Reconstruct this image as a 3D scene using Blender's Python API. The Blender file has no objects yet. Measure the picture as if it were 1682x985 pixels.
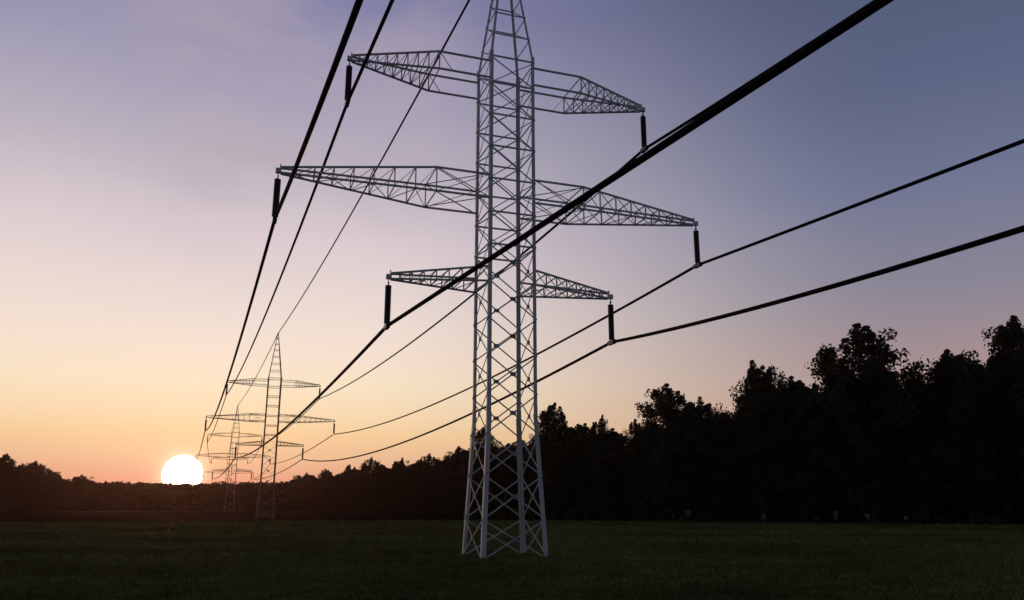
import bpy, math, random
import numpy as np
from mathutils import Vector, Matrix
R = math.radians
STRIP = [(-160, 205), (-60, 178), (20, 166), (60, 158), (110, 240), (90, 372), (60, 388), (-150, 470), (-260, 520)]
TRACK = [(-251, 502), (-98, 446), (77, 386), (77, 396), (-98, 456.5), (-251, 513)]
SUN_RAMP = [(0, (205, 135, 112)), (1.5, (218, 154, 128)), (3, (233, 186, 148)), (4.5, (244, 204, 155)), (6, (246, 217, 178)), (8, (247, 226, 196)), (10, (245, 224, 206)), (12, (240, 222, 211)), (18, (218, 203, 208)), (23, (188, 179, 191)), (28.5, (159, 154, 180)), (34, (132, 131, 167)), (50, (85, 92, 130)), (90, (60, 68, 105))]
MID_RAMP = [(0, (205, 150, 120)), (4, (190, 150, 135)), (8, (170, 145, 145)), (13, (139, 134, 149)), (20, (109, 116, 146)), (26, (91, 100, 130)), (34, (79, 88, 116)), (50, (64, 74, 108)), (90, (56, 64, 98))]
BACK_RAMP = [(0, (88, 88, 98)), (10, (84, 91, 106)), (30, (68, 80, 100)), (90, (56, 66, 94))]
SKY_GAIN = 1.0
NISHITA = 0.002
HAZE = 0.00006
KEY = [(-84.7, 382.6, 23.6, 6.6), (-79.8, 416.2, 22.4, 8.2), (-68.2, 464.4, 18.1, 8.0), (36.5, 397.5, 17.9, 7.7), (42.3, 375.3, 19.0, 5.0), (48.7, 346.8, 19.7, 5.1), (53.7, 321.3, 21.4, 6.3), (59.4, 291.6, 19.7, 5.4), (63.2, 264.4, 19.7, 6.6), (65.0, 235.7, 20.2, 5.9), (59.4, 191.1, 22.4, 4.8), (65.5, 161.7, 24.6, 5.3), (72.2, 151.8, 21.2, 3.6), (76.3, 145.2, 19.9, 3.2), (80.4, 138.6, 26.3, 8.5), (84.5, 134.3, 23.3, 5.7), (92.1, 127.0, 29.6, 6.4), (96.6, 122.1, 26.2, 7.5), (104.6, 113.8, 34.9, 10.8), (114.1, 102.9, 28.8, 7.7), (120.9, 95.3, 33.5, 8.5)]
FILL = [(-112.8, 366.8, 21.9, 7.7), (-116.2, 378.8, 23.5, 6.1), (-119.2, 390.5, 24.7, 8.0), (-107.2, 366.8, 22.3, 7.2), (-111.4, 376.5, 22.3, 6.6), (-113.2, 390.4, 24.3, 7.8), (-101.3, 369.3, 21.5, 6.0), (-105.5, 379.8, 22.1, 8.2), (-110.1, 397.2, 23.4, 7.2), (-98.3, 376.4, 21.4, 7.5), (-98.2, 384.2, 23.2, 6.8), (-103.3, 394.5, 23.0, 6.7), (-93.2, 377.4, 22.4, 6.7), (-92.9, 387.9, 22.4, 6.7), (-95.8, 398.0, 23.9, 8.1), (-85.7, 385.0, 19.8, 6.0), (-88.6, 390.4, 22.2, 6.0), (-92.4, 404.9, 21.8, 6.4), (-83.3, 407.1, 20.8, 6.8), (-85.8, 412.1, 20.3, 6.2), (-88.0, 428.0, 20.5, 6.1), (-81.1, 413.0, 19.6, 7.3), (-83.4, 429.2, 21.2, 7.2), (-85.1, 437.3, 22.2, 6.2), (-77.2, 440.2, 19.2, 6.4), (-77.6, 450.8, 18.4, 6.9), (-81.1, 460.8, 19.2, 7.0), (-74.5, 449.2, 16.2, 6.1), (-73.1, 462.9, 14.4, 7.6), (-76.4, 476.8, 15.5, 6.2), (-70.1, 465.1, 15.6, 6.6), (-68.8, 483.9, 14.2, 8.1), (-72.4, 490.3, 16.3, 7.1), (-63.7, 475.7, 12.7, 6.8), (-62.8, 486.6, 14.5, 7.1), (-68.3, 498.1, 13.4, 7.7), (35.0, 410.1, 13.4, 7.7), (36.8, 415.6, 15.0, 6.8), (36.4, 430.1, 13.8, 7.7), (39.8, 393.7, 15.8, 7.4), (39.6, 404.2, 15.9, 6.6), (42.4, 411.5, 15.9, 7.4), (44.6, 373.0, 15.9, 7.6), (45.8, 383.1, 16.6, 7.9), (49.0, 387.5, 17.2, 7.1), (48.6, 356.9, 16.5, 8.1), (51.0, 359.3, 18.3, 7.6), (52.7, 368.6, 18.4, 7.5), (53.5, 331.6, 16.5, 7.4), (53.1, 344.2, 17.5, 7.0), (55.6, 355.7, 19.1, 7.4), (56.5, 312.6, 18.3, 6.1), (57.7, 322.9, 18.8, 6.4), (60.2, 333.4, 18.6, 7.3), (60.2, 299.9, 17.7, 6.0), (61.5, 306.0, 17.2, 6.3), (63.5, 314.1, 18.9, 7.3), (62.9, 275.1, 17.5, 7.3), (65.3, 281.7, 18.5, 7.8), (66.9, 295.4, 19.2, 7.3), (66.1, 254.3, 17.6, 7.3), (67.2, 259.0, 17.2, 6.2), (69.8, 272.9, 17.6, 7.4), (65.2, 231.7, 19.0, 6.5), (66.6, 230.3, 18.1, 8.1), (70.0, 246.5, 19.7, 8.2), (59.8, 190.4, 17.5, 8.2), (62.9, 201.2, 19.3, 6.3), (65.8, 209.2, 19.5, 7.7), (63.0, 180.7, 17.4, 6.6), (66.2, 184.7, 18.4, 6.6), (70.3, 194.4, 19.1, 7.3), (66.5, 166.1, 19.2, 7.6), (69.4, 172.9, 20.8, 7.2), (73.3, 185.5, 20.4, 7.0), (71.4, 159.1, 20.1, 6.1), (75.3, 169.4, 20.8, 8.0), (78.8, 179.8, 22.1, 6.9), (75.9, 152.5, 17.8, 7.1), (79.0, 160.2, 19.4, 7.9), (84.7, 172.3, 20.0, 6.1), (79.8, 144.7, 18.9, 6.6), (83.7, 151.0, 20.0, 7.1), (89.0, 162.5, 21.0, 6.3), (83.7, 137.0, 21.9, 6.5), (90.1, 147.4, 23.9, 6.1), (97.1, 158.2, 25.4, 7.5), (89.0, 132.7, 20.4, 7.4), (93.8, 140.2, 21.2, 6.6), (100.6, 152.5, 22.9, 6.9), (93.5, 127.1, 26.5, 6.2), (98.3, 135.6, 25.8, 7.3), (106.6, 144.0, 29.3, 6.9), (99.6, 124.1, 25.8, 8.1), (105.6, 133.1, 27.1, 6.3), (114.1, 142.5, 28.8, 7.2), (104.1, 119.8, 25.9, 6.6), (109.4, 125.0, 28.3, 6.5), (117.7, 133.8, 30.1, 7.6), (109.3, 115.4, 29.5, 6.2), (114.8, 120.3, 28.5, 7.9), (125.1, 131.6, 32.7, 6.1), (111.2, 108.8, 24.2, 8.1), (118.5, 115.4, 25.7, 8.1), (128.2, 123.4, 28.0, 7.4), (116.8, 104.3, 27.7, 7.4), (123.7, 110.3, 28.9, 7.8), (134.9, 119.3, 31.3, 7.9), (122.3, 100.0, 28.0, 7.6), (127.5, 105.2, 29.5, 6.4), (140.4, 114.2, 31.9, 7.7), (128.7, 96.5, 33.2, 7.4), (133.7, 100.1, 34.8, 6.3), (145.5, 109.2, 37.5, 7.9), (130.5, 90.3, 34.3, 6.4), (140.6, 97.4, 36.2, 6.1), (154.3, 106.6, 39.6, 7.5), (138.9, 88.3, 35.4, 6.3), (147.0, 93.7, 37.7, 7.6), (155.2, 99.0, 39.8, 6.5)]
FAR = [(-68, 464, 16.9), (-71, 479, 17.5), (-74, 501, 18.3), (-67, 467, 16.1), (-71, 486, 16.6), (-73, 498, 17.3), (-68, 472, 15.8), (-70, 493, 16.7), (-72, 503, 16.1), (-65, 476, 15.7), (-68, 490, 15.5), (-70, 506, 15.9), (-65, 476, 15.4), (-67, 497, 15.2), (-68, 509, 16.2), (-63, 474, 14.5), (-64, 495, 14.6), (-67, 507, 15.3), (-60, 474, 14.8), (-62, 491, 14.4), (-64, 506, 14.8), (-59, 471, 14.8), (-59, 485, 14.4), (-63, 505, 16.0), (-57, 470, 14.6), (-59, 489, 15.6), (-62, 507, 15.9), (-55, 469, 15.1), (-57, 486, 14.5), (-58, 504, 15.1), (-53, 472, 14.6), (-54, 488, 14.2), (-56, 505, 15.7), (-52, 471, 15.1), (-53, 480, 15.1), (-55, 503, 16.0), (-49, 470, 15.2), (-51, 479, 14.9), (-52, 503, 15.1), (-47, 464, 14.5), (-50, 480, 14.5), (-51, 502, 15.9), (-46, 465, 14.0), (-46, 480, 14.2), (-49, 495, 14.4), (-44, 464, 14.3), (-44, 481, 14.6), (-47, 501, 15.8), (-42, 465, 15.0), (-44, 482, 14.6), (-44, 495, 15.2), (-40, 459, 14.6), (-42, 477, 14.2), (-43, 492, 15.3), (-38, 464, 13.7), (-40, 477, 15.1), (-41, 496, 15.8), (-37, 456, 13.7), (-38, 478, 14.1), (-38, 490, 14.3), (-34, 459, 14.3), (-35, 469, 14.2), (-37, 488, 15.1), (-33, 453, 14.1), (-33, 472, 14.6), (-35, 493, 14.2), (-31, 457, 14.0), (-32, 473, 14.3), (-33, 490, 15.2), (-30, 451, 14.1), (-30, 470, 14.0), (-30, 485, 15.1), (-28, 455, 13.6), (-28, 469, 13.7), (-29, 487, 14.4), (-26, 453, 13.9), (-27, 471, 13.6), (-28, 485, 15.5), (-24, 450, 13.6), (-24, 469, 14.1), (-26, 482, 14.3), (-22, 450, 14.0), (-24, 468, 14.6), (-23, 480, 13.9), (-20, 445, 13.3), (-22, 461, 14.0), (-21, 483, 14.2), (-19, 447, 13.7), (-20, 466, 14.5), (-19, 480, 15.1), (-17, 442, 13.6), (-18, 462, 14.6), (-18, 479, 14.3), (-16, 447, 13.8), (-15, 463, 14.5), (-16, 480, 13.9), (-13, 441, 13.2), (-14, 459, 14.6), (-15, 473, 15.0), (-12, 444, 13.4), (-11, 459, 13.7), (-12, 476, 13.9), (-9, 442, 14.4), (-11, 453, 14.5), (-11, 472, 14.3), (-9, 443, 14.0), (-9, 456, 14.8), (-9, 473, 14.3), (-6, 439, 13.1), (-6, 450, 13.7), (-8, 470, 14.6), (-4, 437, 13.2), (-5, 452, 14.2), (-4, 471, 14.5), (-3, 435, 13.3), (-4, 452, 14.3), (-3, 466, 15.2), (-2, 434, 13.8), (-1, 455, 14.5), (-2, 471, 14.9), (0, 437, 13.5), (0, 448, 14.5), (0, 466, 14.6), (2, 430, 13.0), (2, 448, 14.8), (3, 463, 14.3), (3, 433, 14.0), (4, 449, 14.1), (5, 467, 14.5), (5, 427, 13.4), (6, 445, 13.7), (6, 466, 13.9), (8, 432, 14.4), (8, 447, 13.6), (7, 466, 14.9), (9, 427, 14.1), (9, 445, 14.8), (9, 460, 14.8), (11, 431, 14.4), (12, 438, 13.4), (11, 460, 15.1), (13, 430, 14.6), (13, 439, 14.5), (13, 460, 14.3), (14, 422, 13.1), (14, 442, 14.9), (15, 458, 14.9), (16, 424, 13.2), (16, 437, 14.6), (17, 456, 15.3), (18, 423, 14.6), (18, 440, 14.3), (19, 455, 15.4), (18, 422, 14.1), (19, 435, 14.5), (21, 453, 14.0), (21, 420, 13.6), (22, 439, 13.6), (22, 451, 14.0), (22, 416, 13.5), (23, 434, 13.6), (24, 449, 14.2), (24, 416, 13.8), (24, 434, 14.4), (25, 446, 14.9), (26, 414, 14.2), (27, 430, 13.9), (28, 446, 14.5), (27, 415, 14.3), (29, 429, 14.3), (29, 451, 15.4), (29, 411, 13.7), (29, 426, 13.7), (32, 446, 15.4), (30, 415, 13.6), (32, 429, 14.7), (32, 449, 15.5), (31, 415, 15.5), (33, 427, 14.6), (34, 446, 15.5), (33, 415, 15.9), (34, 424, 17.3), (36, 445, 16.6), (34, 407, 17.3), (37, 419, 17.8), (37, 435, 18.5)]
rnd = random.Random(7)
rng = np.random.default_rng(11)
scene = bpy.context.scene
col = bpy.context.collection

# ------------------------------------------------------------------ helpers
def tag(o, label=None, cat=None, group=None, kind=None):
    if label: o['label'] = label
    if cat: o['category'] = cat
    if group: o['group'] = group
    if kind: o['kind'] = kind
    return o

def empty(name, loc, parent=None):
    o = bpy.data.objects.new(name, None); col.objects.link(o)
    o.location = loc
    if parent: o.parent = parent
    return o

class MB:
    """collects prisms, discs and boxes for ONE mesh object"""
    def __init__(s): s.v = []; s.f = []
    def prism(s, a, b, prof_a, u, prof_b=None):
        a = Vector(a); b = Vector(b); d = (b-a).normalized()
        u = Vector(u); u = (u - d*u.dot(d))
        if u.length < 1e-4: u = Vector((1, 0, 0)) - d*d.x
        u.normalize(); w = d.cross(u)
        prof_b = prof_b or prof_a
        n = len(prof_a); k = len(s.v)
        for p, q in prof_a: s.v.append(tuple(a + u*p + w*q))
        for p, q in prof_b: s.v.append(tuple(b + u*p + w*q))
        for i in range(n):
            j = (i+1) % n
            s.f.append((k+i, k+j, k+n+j, k+n+i))
        s.f.append(tuple(range(k+n-1, k-1, -1))); s.f.append(tuple(range(k+n, k+2*n)))
    def bar(s, a, b, w, t=None, u=(0, 0, 1)):
        t = t or w; w /= 2; t /= 2
        s.prism(a, b, [(-w, -t), (w, -t), (w, t), (-w, t)], u)
    def angle(s, a, b, w, t, u):
        # rolled L section, heel on the line a-b
        pr = [(0, 0), (w, 0), (w, t), (t, t), (t, w), (0, w)]
        s.prism(a, b, pr, u)
    def lathe(s, c, prof, n=12):
        k0 = None
        for r, z in prof:
            k = len(s.v)
            for i in range(n):
                an = 2*math.pi*i/n
                s.v.append((c[0]+r*math.cos(an), c[1]+r*math.sin(an), c[2]+z))
            if k0 is not None:
                for i in range(n):
                    j = (i+1) % n
                    s.f.append((k0+i, k0+j, k+j, k+i))
            else: s.f.append(tuple(range(k+n-1, k-1, -1)))
            k0 = k
        s.f.append(tuple(range(k0, k0+n)))
    def build(s, name, m, parent=None, smooth=False):
        me = bpy.data.meshes.new(name); me.from_pydata(s.v, [], s.f); me.update()
        if smooth: me.polygons.foreach_set('use_smooth', [True]*len(me.polygons))
        o = bpy.data.objects.new(name, me); col.objects.link(o)
        if m: me.materials.append(m)
        if parent: o.parent = parent
        return o

def poly_mesh(name, verts, nside, m, parent=None):
    """verts: (N, nside, 3) array, one face each"""
    n = len(verts)
    me = bpy.data.meshes.new(name)
    me.vertices.add(n*nside); me.vertices.foreach_set('co', verts.reshape(-1).astype(np.float32))
    me.loops.add(n*nside); me.loops.foreach_set('vertex_index', np.arange(n*nside, dtype=np.int32))
    me.polygons.add(n); me.polygons.foreach_set('loop_start', np.arange(0, n*nside, nside, dtype=np.int32))
    me.update(calc_edges=True); me.materials.append(m)
    o = bpy.data.objects.new(name, me); col.objects.link(o)
    if parent: o.parent = parent
    return o

def copy_tree(o, parent=None):
    c = o.copy(); col.objects.link(c); c.parent = parent
    for ch in list(o.children): copy_tree(ch, c)
    return c

# ------------------------------------------------------------------ materials
def mat(name, base, rough=.6, metal=0., noise=None, spec=.3, scale=1., bump=0):
    m = bpy.data.materials.new(name); m.use_nodes = True
    nt = m.node_tree; b = nt.nodes['Principled BSDF']
    b.inputs['Base Color'].default_value = (*base, 1); b.inputs['Roughness'].default_value = rough
    b.inputs['Metallic'].default_value = metal; b.inputs['Specular IOR Level'].default_value = spec
    if noise is not None:
        tc = nt.nodes.new('ShaderNodeTexCoord'); n = nt.nodes.new('ShaderNodeTexNoise')
        n.inputs['Scale'].default_value = scale; n.inputs['Detail'].default_value = 6
        nt.links.new(tc.outputs['Object'], n.inputs['Vector'])
        r = nt.nodes.new('ShaderNodeValToRGB')
        r.color_ramp.elements[0].position = .32; r.color_ramp.elements[1].position = .68
        r.color_ramp.elements[0].color = (*base, 1); r.color_ramp.elements[1].color = (*noise, 1)
        nt.links.new(n.outputs['Fac'], r.inputs['Fac']); nt.links.new(r.outputs['Color'], b.inputs['Base Color'])
        if bump:
            bp = nt.nodes.new('ShaderNodeBump'); bp.inputs['Strength'].default_value = bump
            nt.links.new(n.outputs['Fac'], bp.inputs['Height']); nt.links.new(bp.outputs['Normal'], b.inputs['Normal'])
    return m

M_steel = mat('galvanised_steel', (.56, .58, .575), .5, .1, (.68, .70, .69), .4, .8)
M_brace = mat('galvanised_brace_steel', (.47, .49, .485), .55, .1, (.58, .60, .595), .4, 1.3)
M_plate = mat('dull_plate_steel', (.26, .28, .30), .6, .2, (.36, .38, .40), .3, 2)
M_insul = mat('black_glazed_insulator', (.008, .008, .010), .35, 0, (.014, .012, .012), .3, 3)
M_cable = mat('black_weathered_cable', (.006, .006, .007), .8, 0, (.016, .015, .014), .03, 2)
M_fit = mat('dark_fitting_steel', (.12, .125, .13), .5, .3, (.2, .2, .2), .3, 2)
M_leafs = [mat('foliage_dark_green', (.034, .042, .016), .7, 0, (.050, .058, .022), .1, .35),
           mat('foliage_deep_green', (.032, .040, .017), .7, 0, (.046, .056, .024), .1, .35),
           mat('foliage_brown_green', (.038, .038, .016), .7, 0, (.055, .052, .022), .1, .35)]
M_bark = mat('dark_bark', (.045, .034, .024), .9, 0, (.07, .055, .04), .1, 2, .3)
M_pale = mat('pale_blossom', (.26, .25, .21), .7, 0, (.38, .36, .31), .2, 4)
M_wood = mat('far_foliage', (.026, .026, .014), .9, 0, (.034, .032, .018), .1, .1)
M_blade = mat('grass_blades', (.115, .125, .036), .8, 0, (.20, .205, .068), .1, .25)

# ------------------------------------------------------------------ pylon
ARM = ((31.43, 10.758), (22.97, 14.696), (16.85, 7.633))     # crossarm height, tip distance
INS = 3.176
PEAK = 43.85
LV_X = [-.1, 2.2, 4.72, 7.22, 9.65, 12.05, 14.42, 16.85, 19.2]
LV_H = [19.2, 21.4, 23.7, 26.0, 28.3, 30.6, 32.6]
LV_T = [32.6, 34.5, 36.3, 38.0, 39.6, 41.1, 42.5, 43.7]
def hw(z):
    if z < 8.5: return 2.07 + (1.61-2.07)*z/8.5
    if z < 32.6: return 1.61 - .03*(z-8.5)/24
    return 1.58 + (.13-1.58)*(z-32.6)/(PEAK-32.6)
FACES = [((-1, -1), (1, -1)), ((1, -1), (1, 1)), ((1, 1), (-1, 1)), ((-1, 1), (-1, -1))]

def P(c, z, inset=0):
    w = hw(z)-inset
    return Vector((c[0]*w, c[1]*w, z))

M_far = mat('darkened_far_steel', (.15, .15, .14), .6, .1, (.21, .21, .20), .3, .8)  # same steel as the near pylon, its distant shade put into the colour
def make_pylon(far=False):
    M_s, M_b = (M_far, M_far) if far else (M_steel, M_brace)
    root = empty('lattice_pylon', (0, 0, 0))
    for c in ((-1, -1), (1, -1), (1, 1), (-1, 1)):
        g = MB()
        zs = [-.4, 8.5, 32.6, PEAK]
        for i, (a, b) in enumerate(zip(zs, zs[1:])):
            wd = (.27, .23, .15)[i]; t = .035
            # L section opening towards the middle of the tower
            pa, pb = P(c, a), P(c, b)
            d = (pb-pa).normalized()
            ux = Vector((-c[0], 0, 0)); ux = (ux-d*ux.dot(d)).normalized()
            w_ = d.cross(ux); sg = 1 if w_.y*(-c[1]) > 0 else -1
            pr = [(0, 0), (wd, 0), (wd, sg*t), (t, sg*t), (t, sg*wd), (0, sg*wd)]
            if sg < 0: pr = pr[::-1]
            g.prism(pa, pb, pr, ux)
            if i < 2:   # splice plate over the joint
                pj = P(c, b)
                for ax in (0, 1):
                    n = Vector((c[0], 0, 0)) if ax == 0 else Vector((0, c[1], 0))
                    tdir = Vector((0, -c[1], 0)) if ax == 0 else Vector((-c[0], 0, 0))
                    m_ = pj + n*.014 + tdir*.12
                    g.bar(m_-Vector((0, 0, .45)), m_+Vector((0, 0, .45)), .2, .02, tdir)
        g.build('leg', M_s, root)
    for fi, (c0, c1) in enumerate(FACES):
        g = MB()
        nrm = Vector(((c0[0]+c1[0])/2, (c0[1]+c1[1])/2, 0))
        plates = []
        def br(a, b, w=.085, off=0., G=None):
            o = nrm*off
            (G or g).bar(a+o, b+o, w, .03, nrm.cross(b-a))
        for i, (za, zb) in enumerate(zip(LV_X, LV_X[1:])):
            xw = .04 if far else .08
            br(P(c0, za), P(c1, zb), xw, .02); br(P(c1, za), P(c0, zb), xw, -.035)
            wa, wb = hw(za), hw(zb); t = wa/(wa+wb); zc = za+(zb-za)*t
            plates.append(((P(c0, zc)+P(c1, zc))/2))
        for z in LV_H:
            if far and fi in (0, 2):
                hs = MB(); br(P(c0, z), P(c1, z), .13, .02, hs); hs.build('horizontal_strut', M_b, root); continue
            br(P(c0, z), P(c1, z), .13, .02)
        for i, (za, zb) in enumerate(zip(LV_H, LV_H[1:])):
            if far:
                if fi in (1, 3): br(P(c0, zb), P(c1, za), .05, -.03)
                continue
            br(P(c0, zb), P(c1, za), .085, -.03)
            br(P(c0, za), P(c1, zb), .06, -.075)
        for z in LV_T[1:]:
            if fi in (1, 3): br(P(c0, z), P(c1, z), .10, .02); continue
            hs = MB(); br(P(c0, z), P(c1, z), .10, .02, hs); hs.build('horizontal_strut', M_b, root)
        for i, (za, zb) in enumerate(zip(LV_T, LV_T[1:])):
            if fi in (1, 3): br(P(c0 if fi == 1 else c1, za), P(c1 if fi == 1 else c0, zb), .07, -.03)
        fb = g.build('face_bracing', M_b, root)
        tdir = (P(c1, 0)-P(c0, 0)).normalized()
        for pc in plates:
            q = MB(); pc = pc + nrm*.055
            q.prism(pc-nrm*.012, pc+nrm*.012, [(-.19, -.13), (.19, -.13), (.19, .13), (-.19, .13)], tdir)
            q.build('gusset_plate', M_plate, fb)
    # crossarms
    for k, (Z, L) in enumerate(ARM):
        zb0, zt0 = ((Z-.50, Z+.76), (Z-.65, Z+.95), (Z-.12, Z+.85))[k]
        kx = (5.1, 5.1, 1.5)[k]
        np_ = (9, 8, 8)[k]
        for s in (-1, 1):
            g = MB()
            x0 = 1.58; xt = L-.15
            def ch(x, fy, ft):      # chord point; fy -1 front, +1 back; ft 0 bottom, 1 top
                if x <= kx: t = 0.
                else: t = (x-kx)/(xt-kx)
                yw = 1.57*(1-t) + .10*t
                zb = zb0*(1-t) + (Z-.16)*t; zt = zt0*(1-t) + (Z+.20)*t
                return Vector((s*x, fy*yw, zt if ft else zb))
            for fy in (-1, 1):
                for ft in (0, 1):
                    cw = .12
                    if kx > 2: g.bar(ch(x0, fy, ft), ch(kx, fy, ft), cw, cw*.8, (0, 0, 1))
                    g.bar(ch(kx if kx > 2 else x0, fy, ft), ch(xt, fy, ft), cw, cw*.8, (0, 0, 1))
            st = max(kx, x0)
            xs = [st + (xt-st)*(1-(1-i/np_)**1.12) for i in range(np_)]+[xt]
            for i, x in enumerate(xs[:-1]):
                for fy in (-1, 1):
                    if k == 2 and i == 0: continue
                    g.bar(ch(x, fy, 0), ch(x, fy, 1), .11, .06, (0, 1, 0))
                for ft in (0, 1): g.bar(ch(x, -1, ft), ch(x, 1, ft), .075, .05, (0, 0, 1))
            for i, (xa, xb) in enumerate(zip(xs, xs[1:-1])):
                for fy in (-1, 1):
                    g.bar(ch(xa, fy, 1)+Vector((0, fy*.03, 0)), ch(xb, fy, 0)+Vector((0, fy*.03, 0)), .06, .03, (0, 1, 0))
                a, b = (-1, 1) if i % 2 else (1, -1)
                g.bar(ch(xa, a, 0)-Vector((0, 0, .05)), ch(xb, b, 0)-Vector((0, 0, .05)), .05, .03, (0, 0, 1))
            if k == 1:     # crossed struts next to the body
                for fy in (-1, 1):
                    g.bar(ch(x0, fy, 0)+Vector((0, fy*.04, 0)), ch(kx, fy, 1)+Vector((0, fy*.04, 0)), .075, .03, (0, 1, 0))
                    g.bar(ch(x0, fy, 1)-Vector((0, fy*.02, 0)), ch(kx, fy, 0)-Vector((0, fy*.02, 0)), .075, .03, (0, 1, 0))
                for ft in (0, 1):
                    g.bar(ch(x0, -1, ft)+Vector((0, 0, .06)), ch(kx, 1, ft)+Vector((0, 0, .06)), .06, .03, (0, 0, 1))
                    g.bar(ch(x0, 1, ft)-Vector((0, 0, .06)), ch(kx, -1, ft)-Vector((0, 0, .06)), .06, .03, (0, 0, 1))
            if k == 0:
                g.bar(ch(kx, -1, 1), ch(kx-.9, -1, 0), .06, .03, (0, 1, 0))
                g.bar(ch(kx, 1, 1), ch(kx-.9, 1, 0), .06, .03, (0, 1, 0))
            arm = g.build('crossarm', M_b, root)
            q = MB(); q.bar((s*(xt-.02), 0, Z-.02), (s*(L+.16), 0, Z-.02), .30, .24, (0, 0, 1))
            q.bar((s*(xt+.04), 0, Z+.12), (s*(xt+.04), 0, Z+.42), .07, .07, (1, 0, 0))
            q.build('end_bracket', M_s, arm)
            # insulator string
            ins = MB(); zt_ = Z-.58; n = 24; zb_ = Z-INS+.16; pr = [(.05, 0)]
            st = (zt_-zb_)/n
            for i in range(n):
                z = -i*st
                pr += [(.178, z-.01), (.203, z-.30*st), (.203, z-.60*st), (.178, z-.75*st), (.178, z-.98*st)]
            pr += [(.05, -(zt_-zb_))]
            ins.lathe((s*L, 0, zt_), pr[::-1], 14)
            io = ins.build('insulator', M_insul, root)
            h_ = MB(); h_.bar((s*L, 0, Z-.10), (s*L, 0, zt_+.02), .07, .05, (0, 1, 0))
            h_.bar((s*L, -.10, Z-.42), (s*L, .10, Z-.42), .10, .08, (0, 0, 1))
            h_.build('hanger', M_fit, io)
            c_ = MB(); c_.bar((s*L, 0, zb_+.02), (s*L, 0, Z-INS+.02), .10, .10, (0, 1, 0))
            c_.bar((s*L, -.42, Z-INS-.02), (s*L, .42, Z-INS-.02), .27, .25, (0, 0, 1))
            c_.build('wire_clamp', M_insul, io)
    pk = MB(); pk.bar((0, 0, PEAK-.5), (0, 0, PEAK+.1), .30, .30, (1, 0, 0)); pk.bar((0, -.4, PEAK), (0, .4, PEAK), .12, .2, (0, 0, 1))
    pk.build('peak_bracket', M_fit, root)
    return root

T = [(16.30, 48.40), (9.551, 202.09), (2.817, 361.05), (2.226, 544.9)]
LBL = ['tallest, nearest grey steel lattice pylon standing in the middle of the grass field',
       'second lattice pylon, thin and whole from pointed peak to feet, right of the setting sun',
       'third lattice pylon, small and faint, its pointed peak between the second pylon and the sun',
       'farthest and smallest lattice pylon, just right of the sun, low over the wood']
py0 = make_pylon(); py1 = make_pylon(True)
for i, (x, y) in enumerate(T):
    o = py0 if i == 0 else py1 if i == 1 else copy_tree(py1)
    o.location = (x, y, 0)
    tag(o, LBL[i], 'pylon', 'lattice pylons of the power line')

# ------------------------------------------------------------------ wires
def tube(pts, r, n=8):
    g = MB(); k0 = None
    pts = [Vector(p) for p in pts]
    for i, p in enumerate(pts):
        d = (pts[min(i+1, len(pts)-1)]-pts[max(i-1, 0)]).normalized()
        u = d.cross(Vector((0, 0, 1))).normalized(); w = u.cross(d)
        k = len(g.v)
        for j in range(n):
            a = 2*math.pi*j/n
            g.v.append(tuple(p+u*(r*math.cos(a))+w*(r*math.sin(a))))
        if k0 is not None:
            for j in range(n):
                l = (j+1) % n
                g.f.append((k0+j, k0+l, k+l, k+j))
        else: g.f.append(tuple(range(k, k+n)))
        k0 = k
    g.f.append(tuple(range(k0+n-1, k0-1, -1)))
    return g
def span(a, b, sag, n):
    out = []
    for i in range(n+1):
        t = i/n; p = Vector(a).lerp(Vector(b), t); p.z -= 4*sag*t*(1-t); out.append(p)
    return out
# (arm, side): end towards the viewer, sag of that span, sag of the next span, label
WIRES = {
 (1, -1): ((6.8, -105, 20.8), 5, 3.2, 'leftmost black cable, steep, hung from the left tip of the longest middle crossarm'),
 (0, -1): ((11.2, -105, 27.25), 2, 2.5, 'black cable hung from the left tip of the top crossarm, second from the left'),
 (0, 1): ((35.02, -105, 27.85), 2.74, 2.25, 'black cable hung from the right tip of the top crossarm, running behind the thickest one'),
 (2, -1): ((21.26, -105, 10.84), .2, 1.9, 'thickest black cable, from the lowest crossarm left tip across the near pylon'),
 (1, 1): ((41.71, -105, 16.75), .83, 2.5, 'black cable hung from the right tip of the longest middle crossarm'),
 (2, 1): ((16.8, -105, 21.59), 6.28, 3.0, 'lowest black cable, hung from the right tip of the lowest crossarm'),
}
for (k, s), (end, sg0, sg1, lab) in WIRES.items():
    Z, L = ARM[k]
    at = [(x+s*L, y, Z-INS) for x, y in T]
    pts = span(end, at[0], sg0, 90) + span(at[0], at[1], sg1, 60)[1:] + span(at[1], at[2], 1.6, 30)[1:] + span(at[2], at[3], 2, 24)[1:]
    o = tube(pts, .115 if (k, s) == (2, -1) else .108).build('power_cable', M_cable, None, True)
    tag(o, lab, 'cable', 'cables strung between the pylons')
pk = [(x, y, PEAK+.02) for x, y in T]
pts = span((23, -105, 44), pk[0], 2, 60) + span(pk[0], pk[1], 1.6, 60)[1:] + span(pk[1], pk[2], 1.6, 30)[1:] + span(pk[2], pk[3], 2, 24)[1:]
tag(tube(pts, .10).build('earth_wire', M_cable, None, True),
    'thin black cable running from the near pylon peak to the second pylon peak', 'cable', 'cables strung between the pylons')

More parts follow.
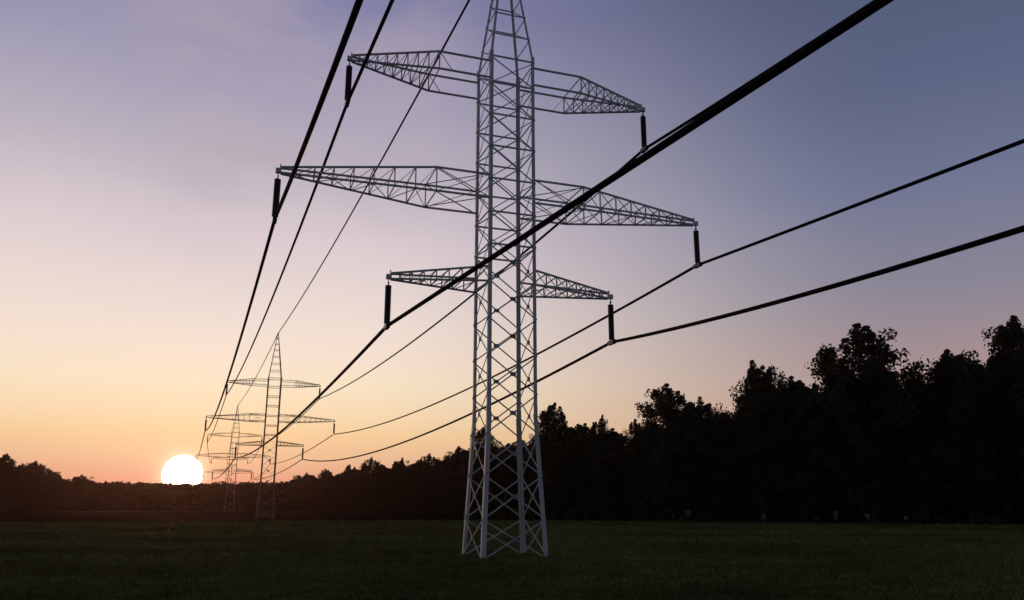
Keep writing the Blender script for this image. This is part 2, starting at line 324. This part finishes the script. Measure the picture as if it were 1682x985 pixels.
# ------------------------------------------------------------------ trees
def leaves(centres, radii, per, size, flat=.75):
    """leaf-sized quads scattered round clump centres -> (N,4,3)"""
    n = len(centres)*per
    c = np.repeat(np.asarray(centres), per, 0); r = np.repeat(np.asarray(radii), per)[:, None]
    d = rng.normal(size=(n, 3)); d /= np.linalg.norm(d, axis=1)[:, None]
    rad = rng.random((n, 1))**.45
    p = c + d*rad*r*np.array([1, 1, flat])
    u = rng.normal(size=(n, 3)); u /= np.linalg.norm(u, axis=1)[:, None]
    w = np.cross(u, rng.normal(size=(n, 3))); w /= np.linalg.norm(w, axis=1)[:, None]
    sz = size*(.55+.9*rng.random((n, 1)))
    u = u*sz; w = w*sz*.62
    return np.stack([p-u, p-w*.9, p+u, p+w*.9], 1)

def taper(g, pts, r0, r1, n=7):
    k0 = None; m_ = len(pts)-1
    for i, p in enumerate(pts):
        d = (pts[min(i+1, m_)]-pts[max(i-1, 0)]).normalized()
        u = d.cross(Vector((.3, 1, .1))).normalized(); w = u.cross(d); r = r0+(r1-r0)*i/m_
        k = len(g.v)
        for j in range(n):
            a = 2*math.pi*j/n; g.v.append(tuple(p+u*(r*math.cos(a))+w*(r*math.sin(a))))
        if k0 is not None:
            for j in range(n):
                l = (j+1) % n; g.f.append((k0+j, k0+l, k+l, k+j))
        k0 = k

def make_tree(seed, H=24., W=5.5, leafm=None, ragged=1., narrow=0.):
    """broad-leaved tree, H tall, crown radius W; base of crown low, top uneven"""
    r_ = random.Random(seed)
    root = empty('broadleaf_tree', (0, 0, 0))
    g = MB()
    lean = Vector((r_.uniform(-.5, .5), r_.uniform(-.5, .5), 0))
    tr = [Vector((0, 0, -.5))]+[Vector((lean.x*t+r_.uniform(-.15, .15), lean.y*t+r_.uniform(-.15, .15), H*.82*t)) for t in (.12, .3, .5, .7, .86, 1)]
    taper(g, tr, .42, .07)
    cs = []; rs = []
    nl = 36
    for i in range(nl):
        t = .16+.80*(i+.5)/nl
        env = W*(math.sin(min(1, (t-.02)/.62)*math.pi/2) if t < .62 else math.cos((t-.62)/.40*math.pi/2)**(.50+narrow))
        env = max(env, .9)
        a = i*2.39996+r_.uniform(-.5, .5); ln = env*r_.uniform(.62, 1.06+.12*ragged)
        base = Vector((lean.x*t, lean.y*t, H*max(.1, t-.10)*.86))
        tip = Vector((math.cos(a)*ln, math.sin(a)*ln, H*t*.955+r_.uniform(-.5, .5)*ragged))
        mid = base.lerp(tip, .5)+Vector((0, 0, -.25))
        taper(g, [base, mid, tip], .13*(1.25-t), .03, 5)
        for q in range(8):
            f_ = r_.uniform(.2, 1.0)
            p = base.lerp(tip, f_)+Vector((r_.gauss(0, .55), r_.gauss(0, .55), r_.gauss(0, .5)))
            cs.append(tuple(p)); rs.append(r_.uniform(1.0, 1.9)*(1.15-.25*f_))
    for q in range(9):      # leading shoots that break up the top line
        a = r_.uniform(0, 6.28); rr = W*r_.uniform(0, .62)
        z = H*(.975-.22*(rr/W)**2)+r_.uniform(-1.4, -.1)
        if q == 0: rr = .3; z = H-.45
        tip = Vector((math.cos(a)*rr, math.sin(a)*rr, z))
        taper(g, [Vector((tip.x*.7, tip.y*.7, z-2.6)), tip], .05, .015, 4)
        for e in range(4):
            cs.append((tip.x+r_.gauss(0, .15), tip.y+r_.gauss(0, .15), z-e*.6)); rs.append(.42+.32*e)
    g.build('trunk', M_bark, root)
    v = leaves(cs, rs, 64, .235)
    z = v[:, :, 2]; v[:, :, 2] = np.minimum(z, H)
    poly_mesh('crown', v, 4, leafm or M_leafs[seed % 3], root)
    return root

protos = [make_tree(1, 24, 7.0), make_tree(2, 24, 6.6, None, 1.5), make_tree(3, 24, 7.4, None, .8), make_tree(4, 24, 6.2, None, 1.6, .2), make_tree(5, 24, 7.0, None, 1.8)]
PW = [7.0, 6.6, 7.4, 6.2, 7.0]
used = set()
def plant(x, y, h, w, k, label, group):
    o = protos[k] if k not in used else copy_tree(protos[k])
    used.add(k)
    o.location = (x, y, 0)
    o.rotation_euler = (0, 0, rnd.uniform(0, 6.28))
    o.scale = (w/PW[k], w/PW[k], h/24)
    return tag(o, label, 'tree', group)
KL = [
 ('ragged tree topping the wood at the far left edge', 3), ('second treetop from the left edge on the slope of the wood', 2),
 ('small round-topped tree where the left wood drops to the low horizon line', 0),
 ('small low tree at the foot of the rising wood, below the second pylon crossarms', 0),
 ('narrow low treetop, second along the rising wood right of the second pylon', 3),
 ('small tree third along the rising wood between the two near pylons', 4),
 ('flat-topped low tree near the middle of the rising wood between the pylons', 2),
 ('small low tree between the flat-topped tree and the near pylon', 0),
 ('rounded tree next but one to the left of the near pylon', 2),
 ('taller square-topped tree just left of the near pylon legs', 4),
 ('tree seen through the lower lattice of the near pylon', 1),
 ('pointed tree directly right of the near pylon legs', 3),
 ('low twin-topped tree in the dip right of the pointed tree', 0),
 ('low tree in the dip left of the broad flat-topped one', 1),
 ('broad flat-topped tree halfway between the near pylon and the tallest tree', 2),
 ('sloping tree on the right shoulder of the broad flat-topped tree', 0),
 ('spiky-topped tree left of the tallest tree', 1),
 ('low level tree between the spiky-topped tree and the tallest tree', 2),
 ('large ragged tree with the tallest free-standing crown in the right wood', 4),
 ('wide low-crowned tree right of the tallest ragged tree', 1),
 ('high dark tree cut by the right edge of the photo', 4),
]
for (x, y, h, w), (lab, k) in zip(KEY, KL):
    plant(x, y, h, w, k, lab, 'trees that stand out on the skyline')
for i, (x, y, h, w) in enumerate(FILL):
    plant(x, y, h, w, (i*3+i//5) % 5, 'plain dark tree in the closed rows of the wood', 'plain dark trees in the closed rows of the wood')

# the low far wood along the horizon, one mass
cs = []; rs = []
for x, y, h in FAR:
    for q in range(34):
        a = rnd.uniform(0, 6.28); r_ = 3.6*math.sqrt(rnd.random()); z = rnd.uniform(.5, h-.9)
        r_ *= 1 if z < h*.6 else (1.25-.6*z/h)
        cs.append((x+r_*math.cos(a), y+r_*math.sin(a), z)); rs.append(rnd.uniform(1.0, 1.8))
v = leaves(cs, rs, 14, .62)
tag(poly_mesh('distant_wood', v, 4, M_wood), 'low level wood along the horizon under the sun and the far pylons', 'wood', None, 'stuff')

# scrub along the foot of the wood
cs = []; rs = []
for x, y, h, w in FILL:
    for q in range(26):
        a = rnd.uniform(0, 6.28); r_ = 5.5*math.sqrt(rnd.random())
        z = rnd.uniform(.2, min(4.6, h*.4))
        cs.append((x+r_*math.cos(a), y+r_*math.sin(a), z)); rs.append(rnd.uniform(.7, 1.4))
    for q in range(30):    # understorey deeper in the wood
        L_ = math.hypot(x, y); b_ = rnd.uniform(8, 26)
        cs.append((x*(1+b_/L_)+rnd.gauss(0, 3), y*(1+b_/L_)+rnd.gauss(0, 3), rnd.uniform(.5, h*.62))); rs.append(rnd.uniform(1.2, 2.2))
v = leaves(cs, rs, 24, .40); v[:, :, 2] = np.maximum(v[:, :, 2], .02)
tag(poly_mesh('undergrowth', v, 4, M_leafs[1]), 'dark scrub along the foot of the wood', 'scrub', None, 'stuff')

# pale little bushes in front of the wood on the right
BL = ['pale round bush at the foot of the wood, nearest the pylon', 'tiny faint pale bush second from the pylon at the foot of the wood',
      'largest and brightest pale bush at the foot of the wood below the tallest tree', 'small narrow pale bush just right of the brightest one',
      'faintest pale bush, farthest right at the foot of the wood']
for (x, y, z, w, h), lab in zip([(78.8, 130.9, 1.6, .42, .75), (87.7, 121.2, 1.1, .26, .4), (95.2, 112.4, 1.45, .42, .9), (98.4, 108.6, 1.2, .26, .55), (101.9, 104.3, 1.1, .2, .35)], BL):
    root = empty('pale_bush', (x, y, 0)); g = MB()
    for j in range(6):
        a = j*1.05; e = Vector((math.cos(a)*w*.6, math.sin(a)*w*.6, z+h*.4))
        taper(g, [Vector((0, 0, -.1)), e*.5+Vector((0, 0, .1)), e], .035, .01, 5)
    g.build('stem', M_bark, root)
    cs = [(rnd.gauss(0, w*.45), rnd.gauss(0, w*.45), z+rnd.uniform(-h, h)*.8) for q in range(26)]
    poly_mesh('blossom', leaves(cs, [.2]*26, 16, .06), 4, M_pale, root)
    tag(root, lab, 'bush', 'pale bushes at the foot of the wood')

# ------------------------------------------------------------------ ground
def patchy(m, scale, lo, hi):
    nt = m.node_tree; b = nt.nodes['Principled BSDF']; src = b.inputs['Base Color'].links[0].from_socket
    tc = nt.nodes.new('ShaderNodeTexCoord'); n = nt.nodes.new('ShaderNodeTexNoise'); n.inputs['Scale'].default_value = scale; n.inputs['Detail'].default_value = 7
    nt.links.new(tc.outputs['Object'], n.inputs['Vector'])
    r = nt.nodes.new('ShaderNodeValToRGB'); r.color_ramp.elements[0].position = .38; r.color_ramp.elements[1].position = .62
    r.color_ramp.elements[0].color = (*lo, 1); r.color_ramp.elements[1].color = (*hi, 1); nt.links.new(n.outputs['Fac'], r.inputs['Fac'])
    mx = nt.nodes.new('ShaderNodeMix'); mx.data_type = 'RGBA'; mx.blend_type = 'MULTIPLY'; mx.inputs['Factor'].default_value = 1
    nt.links.new(src, mx.inputs['A']); nt.links.new(r.outputs['Color'], mx.inputs['B']); nt.links.new(mx.outputs['Result'], b.inputs['Base Color'])
patchy(M_blade, .07, (.62, .52, .50), (1.2, 1.2, 1.1)); patchy(M_blade, 1.1, (.7, .7, .7), (1.25, 1.25, 1.2))
def ground_mat():
    m = mat('field_grass', (.062, .068, .020), 1, 0, (.094, .098, .032), 0, .9)
    nt = m.node_tree; b = nt.nodes['Principled BSDF']
    tc = nt.nodes.new('ShaderNodeTexCoord')
    n = nt.nodes.new('ShaderNodeTexNoise'); n.inputs['Scale'].default_value = .05; n.inputs['Detail'].default_value = 8
    nt.links.new(tc.outputs['Object'], n.inputs['Vector'])
    src = b.inputs['Base Color'].links[0].from_socket
    mx = nt.nodes.new('ShaderNodeMix'); mx.data_type = 'RGBA'; mx.blend_type = 'MULTIPLY'; mx.inputs['Factor'].default_value = .7
    r = nt.nodes.new('ShaderNodeValToRGB'); r.color_ramp.elements[0].position = .35; r.color_ramp.elements[1].position = .65
    r.color_ramp.elements[0].color = (.55, .52, .45, 1); r.color_ramp.elements[1].color = (1.35, 1.28, 1.1, 1)
    nt.links.new(n.outputs['Fac'], r.inputs['Fac'])
    nt.links.new(src, mx.inputs['A']); nt.links.new(r.outputs['Color'], mx.inputs['B'])
    nt.links.new(mx.outputs['Result'], b.inputs['Base Color'])
    n2 = nt.nodes.new('ShaderNodeTexNoise'); n2.inputs['Scale'].default_value = 3; n2.inputs['Detail'].default_value = 8
    nt.links.new(tc.outputs['Object'], n2.inputs['Vector'])
    bp = nt.nodes.new('ShaderNodeBump'); bp.inputs['Strength'].default_value = .8; bp.inputs['Distance'].default_value = .3
    nt.links.new(n2.outputs['Fac'], bp.inputs['Height']); nt.links.new(bp.outputs['Normal'], b.inputs['Normal'])
    return m
def sheet(name, pts, z, m):
    me = bpy.data.meshes.new(name); me.from_pydata([(x, y, z) for x, y in pts], [], [tuple(range(len(pts)))]); me.update()
    me.materials.append(m); o = bpy.data.objects.new(name, me); col.objects.link(o)
    o['kind'] = 'structure'; return o
sheet('ground', [(-1400, -1400), (1400, -1400), (1400, 1400), (-1400, 1400)], 0, ground_mat())
M_strip = mat('near_black_ground', (.008, .008, .005), 1, 0, (.014, .012, .008), .0, .5)
sheet('dark_strip', STRIP, .004, M_strip)  # flat near-black band laid across the far field
M_track = mat('dusty_track', (.20, .18, .15), .95, 0, (.26, .24, .20), .1, .5)
sheet('farm_track', TRACK, .012, M_track)

# grass: tufts of blades over the near field
N = 90000
ang = rng.uniform(-R(38), R(38), N)+R(19.15); dist = 20+150*rng.random(N)**1.7
bx = np.sin(ang)*dist; by = np.cos(ang)*dist
cl = .5+.5*np.sin(bx*.9+np.sin(by*.7)*2)*np.sin(by*1.1+np.cos(bx*.5)*2)
# ranker growth round the pylon feet
for fi_, (sx, sy) in enumerate(((-1, -1), (1, -1), (1, 1), (-1, 1))):
    i0 = fi_*260; bx[i0:i0+260] = 16.3+sx*2.07+rng.normal(0, .45, 260); by[i0:i0+260] = 48.4+sy*2.07+rng.normal(0, .45, 260); cl[i0:i0+260] = .25
dist = np.hypot(bx, by)
tr = []
for k in range(3):
    a = rng.uniform(0, 6.28, N); hh = (.04+.13*rng.random(N)**1.5)*(.45+1.3*cl)*(1+dist*.004)
    wd = .012+.010*rng.random(N)+dist*.00022
    ox = bx+rng.normal(0, .07, N); oy = by+rng.normal(0, .07, N)
    lx = rng.normal(0, .06, N); ly = rng.normal(0, .06, N)
    p0 = np.stack([ox-np.cos(a)*wd, oy-np.sin(a)*wd, np.full(N, -.01)], 1)
    p1 = np.stack([ox+np.cos(a)*wd, oy+np.sin(a)*wd, np.full(N, -.01)], 1)
    p2 = np.stack([ox+lx, oy+ly, hh], 1)
    tr.append(np.stack([p0, p1, p2], 1))
tag(poly_mesh('grass', np.concatenate(tr), 3, M_blade), 'short dark grass covering the near field', 'grass', None, 'stuff')

# ------------------------------------------------------------------ sun, sky, air
SUN_AZ, SUN_EL = R(-2.585), R(1.92)
sdir = Vector((math.sin(SUN_AZ)*math.cos(SUN_EL), math.cos(SUN_AZ)*math.cos(SUN_EL), math.sin(SUN_EL)))
D_ = 4500.
def emis(name, c, s):
    m = bpy.data.materials.new(name); m.use_nodes = True; nt = m.node_tree; nt.nodes.clear()
    e = nt.nodes.new('ShaderNodeEmission'); e.inputs['Color'].default_value = (*c, 1); e.inputs['Strength'].default_value = s
    o = nt.nodes.new('ShaderNodeOutputMaterial'); nt.links.new(e.outputs[0], o.inputs['Surface']); return m
import bmesh
bm = bmesh.new(); bmesh.ops.create_uvsphere(bm, u_segments=64, v_segments=32, radius=D_*math.tan(R(1.22)))
me = bpy.data.meshes.new('sun'); bm.to_mesh(me); bm.free()
me.polygons.foreach_set('use_smooth', [True]*len(me.polygons))
me.materials.append(emis('sun_fire', (1, .80, .52), 26))
so = bpy.data.objects.new('sun', me); col.objects.link(so); so.location = sdir*D_+Vector((0, 0, 3))
tag(so, 'white blazing setting sun sinking behind the low far wood', 'sun')

ld = bpy.data.lights.new('sun_lamp', 'SUN'); ld.energy = .3; ld.angle = R(3); ld.color = (1, .52, .30)
lo = bpy.data.objects.new('sun_lamp', ld); col.objects.link(lo)
sl = Vector((sdir.x, sdir.y, math.tan(R(4.6)))).normalized()
lo.rotation_euler = (-sl).to_track_quat('-Z', 'Y').to_euler(); lo.location = (0, -20, 60)

w = bpy.data.worlds.new('World'); scene.world = w; w.use_nodes = True
nt = w.node_tree; nt.nodes.clear(); NN = nt.nodes.new; LK = nt.links.new
def srgb(c): return tuple((x/255/12.92 if x/255 <= .04045 else ((x/255+.055)/1.055)**2.4) for x in c)
tc = NN('ShaderNodeTexCoord'); sep = NN('ShaderNodeSeparateXYZ'); LK(tc.outputs['Generated'], sep.inputs[0])
def math_(op, a, b=None, clamp=False):
    n = NN('ShaderNodeMath'); n.operation = op; n.use_clamp = clamp
    for i, v_ in enumerate((a, b)):
        if v_ is None: continue
        if isinstance(v_, (int, float)): n.inputs[i].default_value = v_
        else: LK(v_, n.inputs[i])
    return n.outputs[0]
# soft unevenness of the upper air (thin high cloud)
nz = NN('ShaderNodeTexNoise'); nz.inputs['Scale'].default_value = 2.2; nz.inputs['Detail'].default_value = 4
mp = NN('ShaderNodeMapping'); mp.inputs['Scale'].default_value = (1, 1, 3.2); LK(tc.outputs['Generated'], mp.inputs['Vector']); LK(mp.outputs['Vector'], nz.inputs['Vector'])
wob = math_('MULTIPLY', math_('SUBTRACT', nz.outputs['Fac'], .5), .045)
elev = math_('MULTIPLY', math_('ARCSINE', sep.outputs['Z']), 180/math.pi/90)
elev = math_('ADD', elev, math_('MULTIPLY', wob, math_('MULTIPLY', elev, 3.0, True)))
hl = math_('SQRT', math_('ADD', math_('MULTIPLY', sep.outputs['X'], sep.outputs['X']), math_('MULTIPLY', sep.outputs['Y'], sep.outputs['Y'])))
dt = math_('ADD', math_('MULTIPLY', sep.outputs['X'], math.sin(SUN_AZ)), math_('MULTIPLY', sep.outputs['Y'], math.cos(SUN_AZ)))
az = math_('MULTIPLY', math_('ARCCOSINE', math_('DIVIDE', dt, math_('MAXIMUM', hl, 1e-4))), 180/math.pi)
def ramp(stops):
    r = NN('ShaderNodeValToRGB'); cr = r.color_ramp; cr.interpolation = 'LINEAR'
    while len(cr.elements) < len(stops): cr.elements.new(.5)
    for e, (a, c) in zip(cr.elements, stops): e.position = max(0, a/90); e.color = (*srgb(c), 1)
    LK(elev, r.inputs['Fac']); return r.outputs['Color']
SUNR = ramp(SUN_RAMP); MIDR = ramp(MID_RAMP); BACKR = ramp(BACK_RAMP)
def mixc(f_, a, b, blend='MIX'):
    n = NN('ShaderNodeMix'); n.data_type = 'RGBA'; n.blend_type = blend
    if isinstance(f_, (int, float)): n.inputs['Factor'].default_value = f_
    else: LK(f_, n.inputs['Factor'])
    LK(a, n.inputs['A']); LK(b, n.inputs['B']); return n.outputs['Result']
def mr(v_, a, b):
    n = NN('ShaderNodeMapRange'); n.interpolation_type = 'SMOOTHSTEP'; n.inputs['From Min'].default_value = a; n.inputs['From Max'].default_value = b
    LK(v_, n.inputs['Value']); return n.outputs['Result']
def mrl(v_, a, b):
    n = NN('ShaderNodeMapRange'); n.inputs['From Min'].default_value = a; n.inputs['From Max'].default_value = b
    LK(v_, n.inputs['Value']); return n.outputs['Result']
c1 = mixc(mr(az, 9, 50), SUNR, MIDR)
c2 = mixc(mr(az, 56, 150), c1, BACKR)
# faint pink wisps of high cloud
nz2 = NN('ShaderNodeTexNoise'); nz2.inputs['Scale'].default_value = 4.5; nz2.inputs['Detail'].default_value = 5; nz2.inputs['Roughness'].default_value = .55
mp2 = NN('ShaderNodeMapping'); mp2.inputs['Scale'].default_value = (1, 1, 2.6); mp2.inputs['Location'].default_value = (3.1, 1.7, .4)
LK(tc.outputs['Generated'], mp2.inputs['Vector']); LK(mp2.outputs['Vector'], nz2.inputs['Vector'])
dn = NN('ShaderNodeVectorMath'); dn.operation = 'DOT_PRODUCT'; LK(tc.outputs['Generated'], dn.inputs[0]); dn.inputs[1].default_value = (.029, .876, .482)
wd_ = dn.outputs['Value']
wisp = math_('MULTIPLY', mr(nz2.outputs['Fac'], .36, .66), math_('MULTIPLY', mr(wd_, .965, .999), .5))
pk_ = NN('ShaderNodeRGB'); pk_.outputs[0].default_value = (*srgb((186, 168, 178)), 1)
c3 = mixc(wisp, c2, pk_.outputs[0])
sky = NN('ShaderNodeTexSky'); sky.sky_type = 'NISHITA'; sky.sun_disc = False
sky.sun_elevation = SUN_EL; sky.sun_rotation = SUN_AZ
bg1 = NN('ShaderNodeBackground'); LK(c3, bg1.inputs['Color']); bg1.inputs['Strength'].default_value = SKY_GAIN
bg2 = NN('ShaderNodeBackground'); LK(sky.outputs[0], bg2.inputs['Color']); bg2.inputs['Strength'].default_value = NISHITA
# aureole of bright air round the sun
sd = NN('ShaderNodeVectorMath'); sd.operation = 'DOT_PRODUCT'; LK(tc.outputs['Generated'], sd.inputs[0]); sd.inputs[1].default_value = tuple(sdir)
th = math_('MULTIPLY', math_('ARCCOSINE', math_('MINIMUM', sd.outputs['Value'], 1.0)), 180/math.pi)
glow = math_('ADD', math_('MULTIPLY', math_('EXPONENT', math_('MULTIPLY', math_('SUBTRACT', th, 1.1), -2.6)), .55), math_('MULTIPLY', math_('EXPONENT', math_('MULTIPLY', th, -.30)), .12))
bg3 = NN('ShaderNodeBackground'); bg3.inputs['Color'].default_value = (1, .70, .42, 1); LK(glow, bg3.inputs['Strength'])
ad0 = NN('ShaderNodeAddShader'); LK(bg1.outputs[0], ad0.inputs[0]); LK(bg3.outputs[0], ad0.inputs[1])
ad = NN('ShaderNodeAddShader'); LK(ad0.outputs[0], ad.inputs[0]); LK(bg2.outputs[0], ad.inputs[1])
ow = NN('ShaderNodeOutputWorld'); LK(ad.outputs[0], ow.inputs['Surface'])

if HAZE > 0:
    g = MB(); g.bar((0, 0, -1), (0, 0, 46), 3400, 3400, (1, 0, 0))
    hm = bpy.data.materials.new('evening_haze'); hm.use_nodes = True; n_ = hm.node_tree; n_.nodes.clear()
    pv = n_.nodes.new('ShaderNodeVolumePrincipled'); pv.inputs['Density'].default_value = HAZE
    pv.inputs['Color'].default_value = (.95, .56, .44, 1); pv.inputs['Anisotropy'].default_value = .86
    oo = n_.nodes.new('ShaderNodeOutputMaterial'); n_.links.new(pv.outputs[0], oo.inputs['Volume'])
    tag(g.build('haze', hm), 'thin reddish evening haze over the field and the far wood', 'haze', None, 'stuff')

# ------------------------------------------------------------------ camera
cd = bpy.data.cameras.new('camera'); cd.sensor_width = 36; cd.lens = 1328.168/1682*36; cd.clip_end = 20000; cd.clip_start = .1
co = bpy.data.objects.new('camera', cd); col.objects.link(co); co.location = (0, 0, 3)
co.rotation_euler = (R(90+14.248), 0, -R(19.153)); scene.camera = co
scene.view_settings.view_transform = 'Standard'; scene.view_settings.look = 'None'
scene.view_settings.exposure = 0; scene.view_settings.gamma = 1
scene.cycles.max_bounces = 4; scene.cycles.volume_bounces = 1
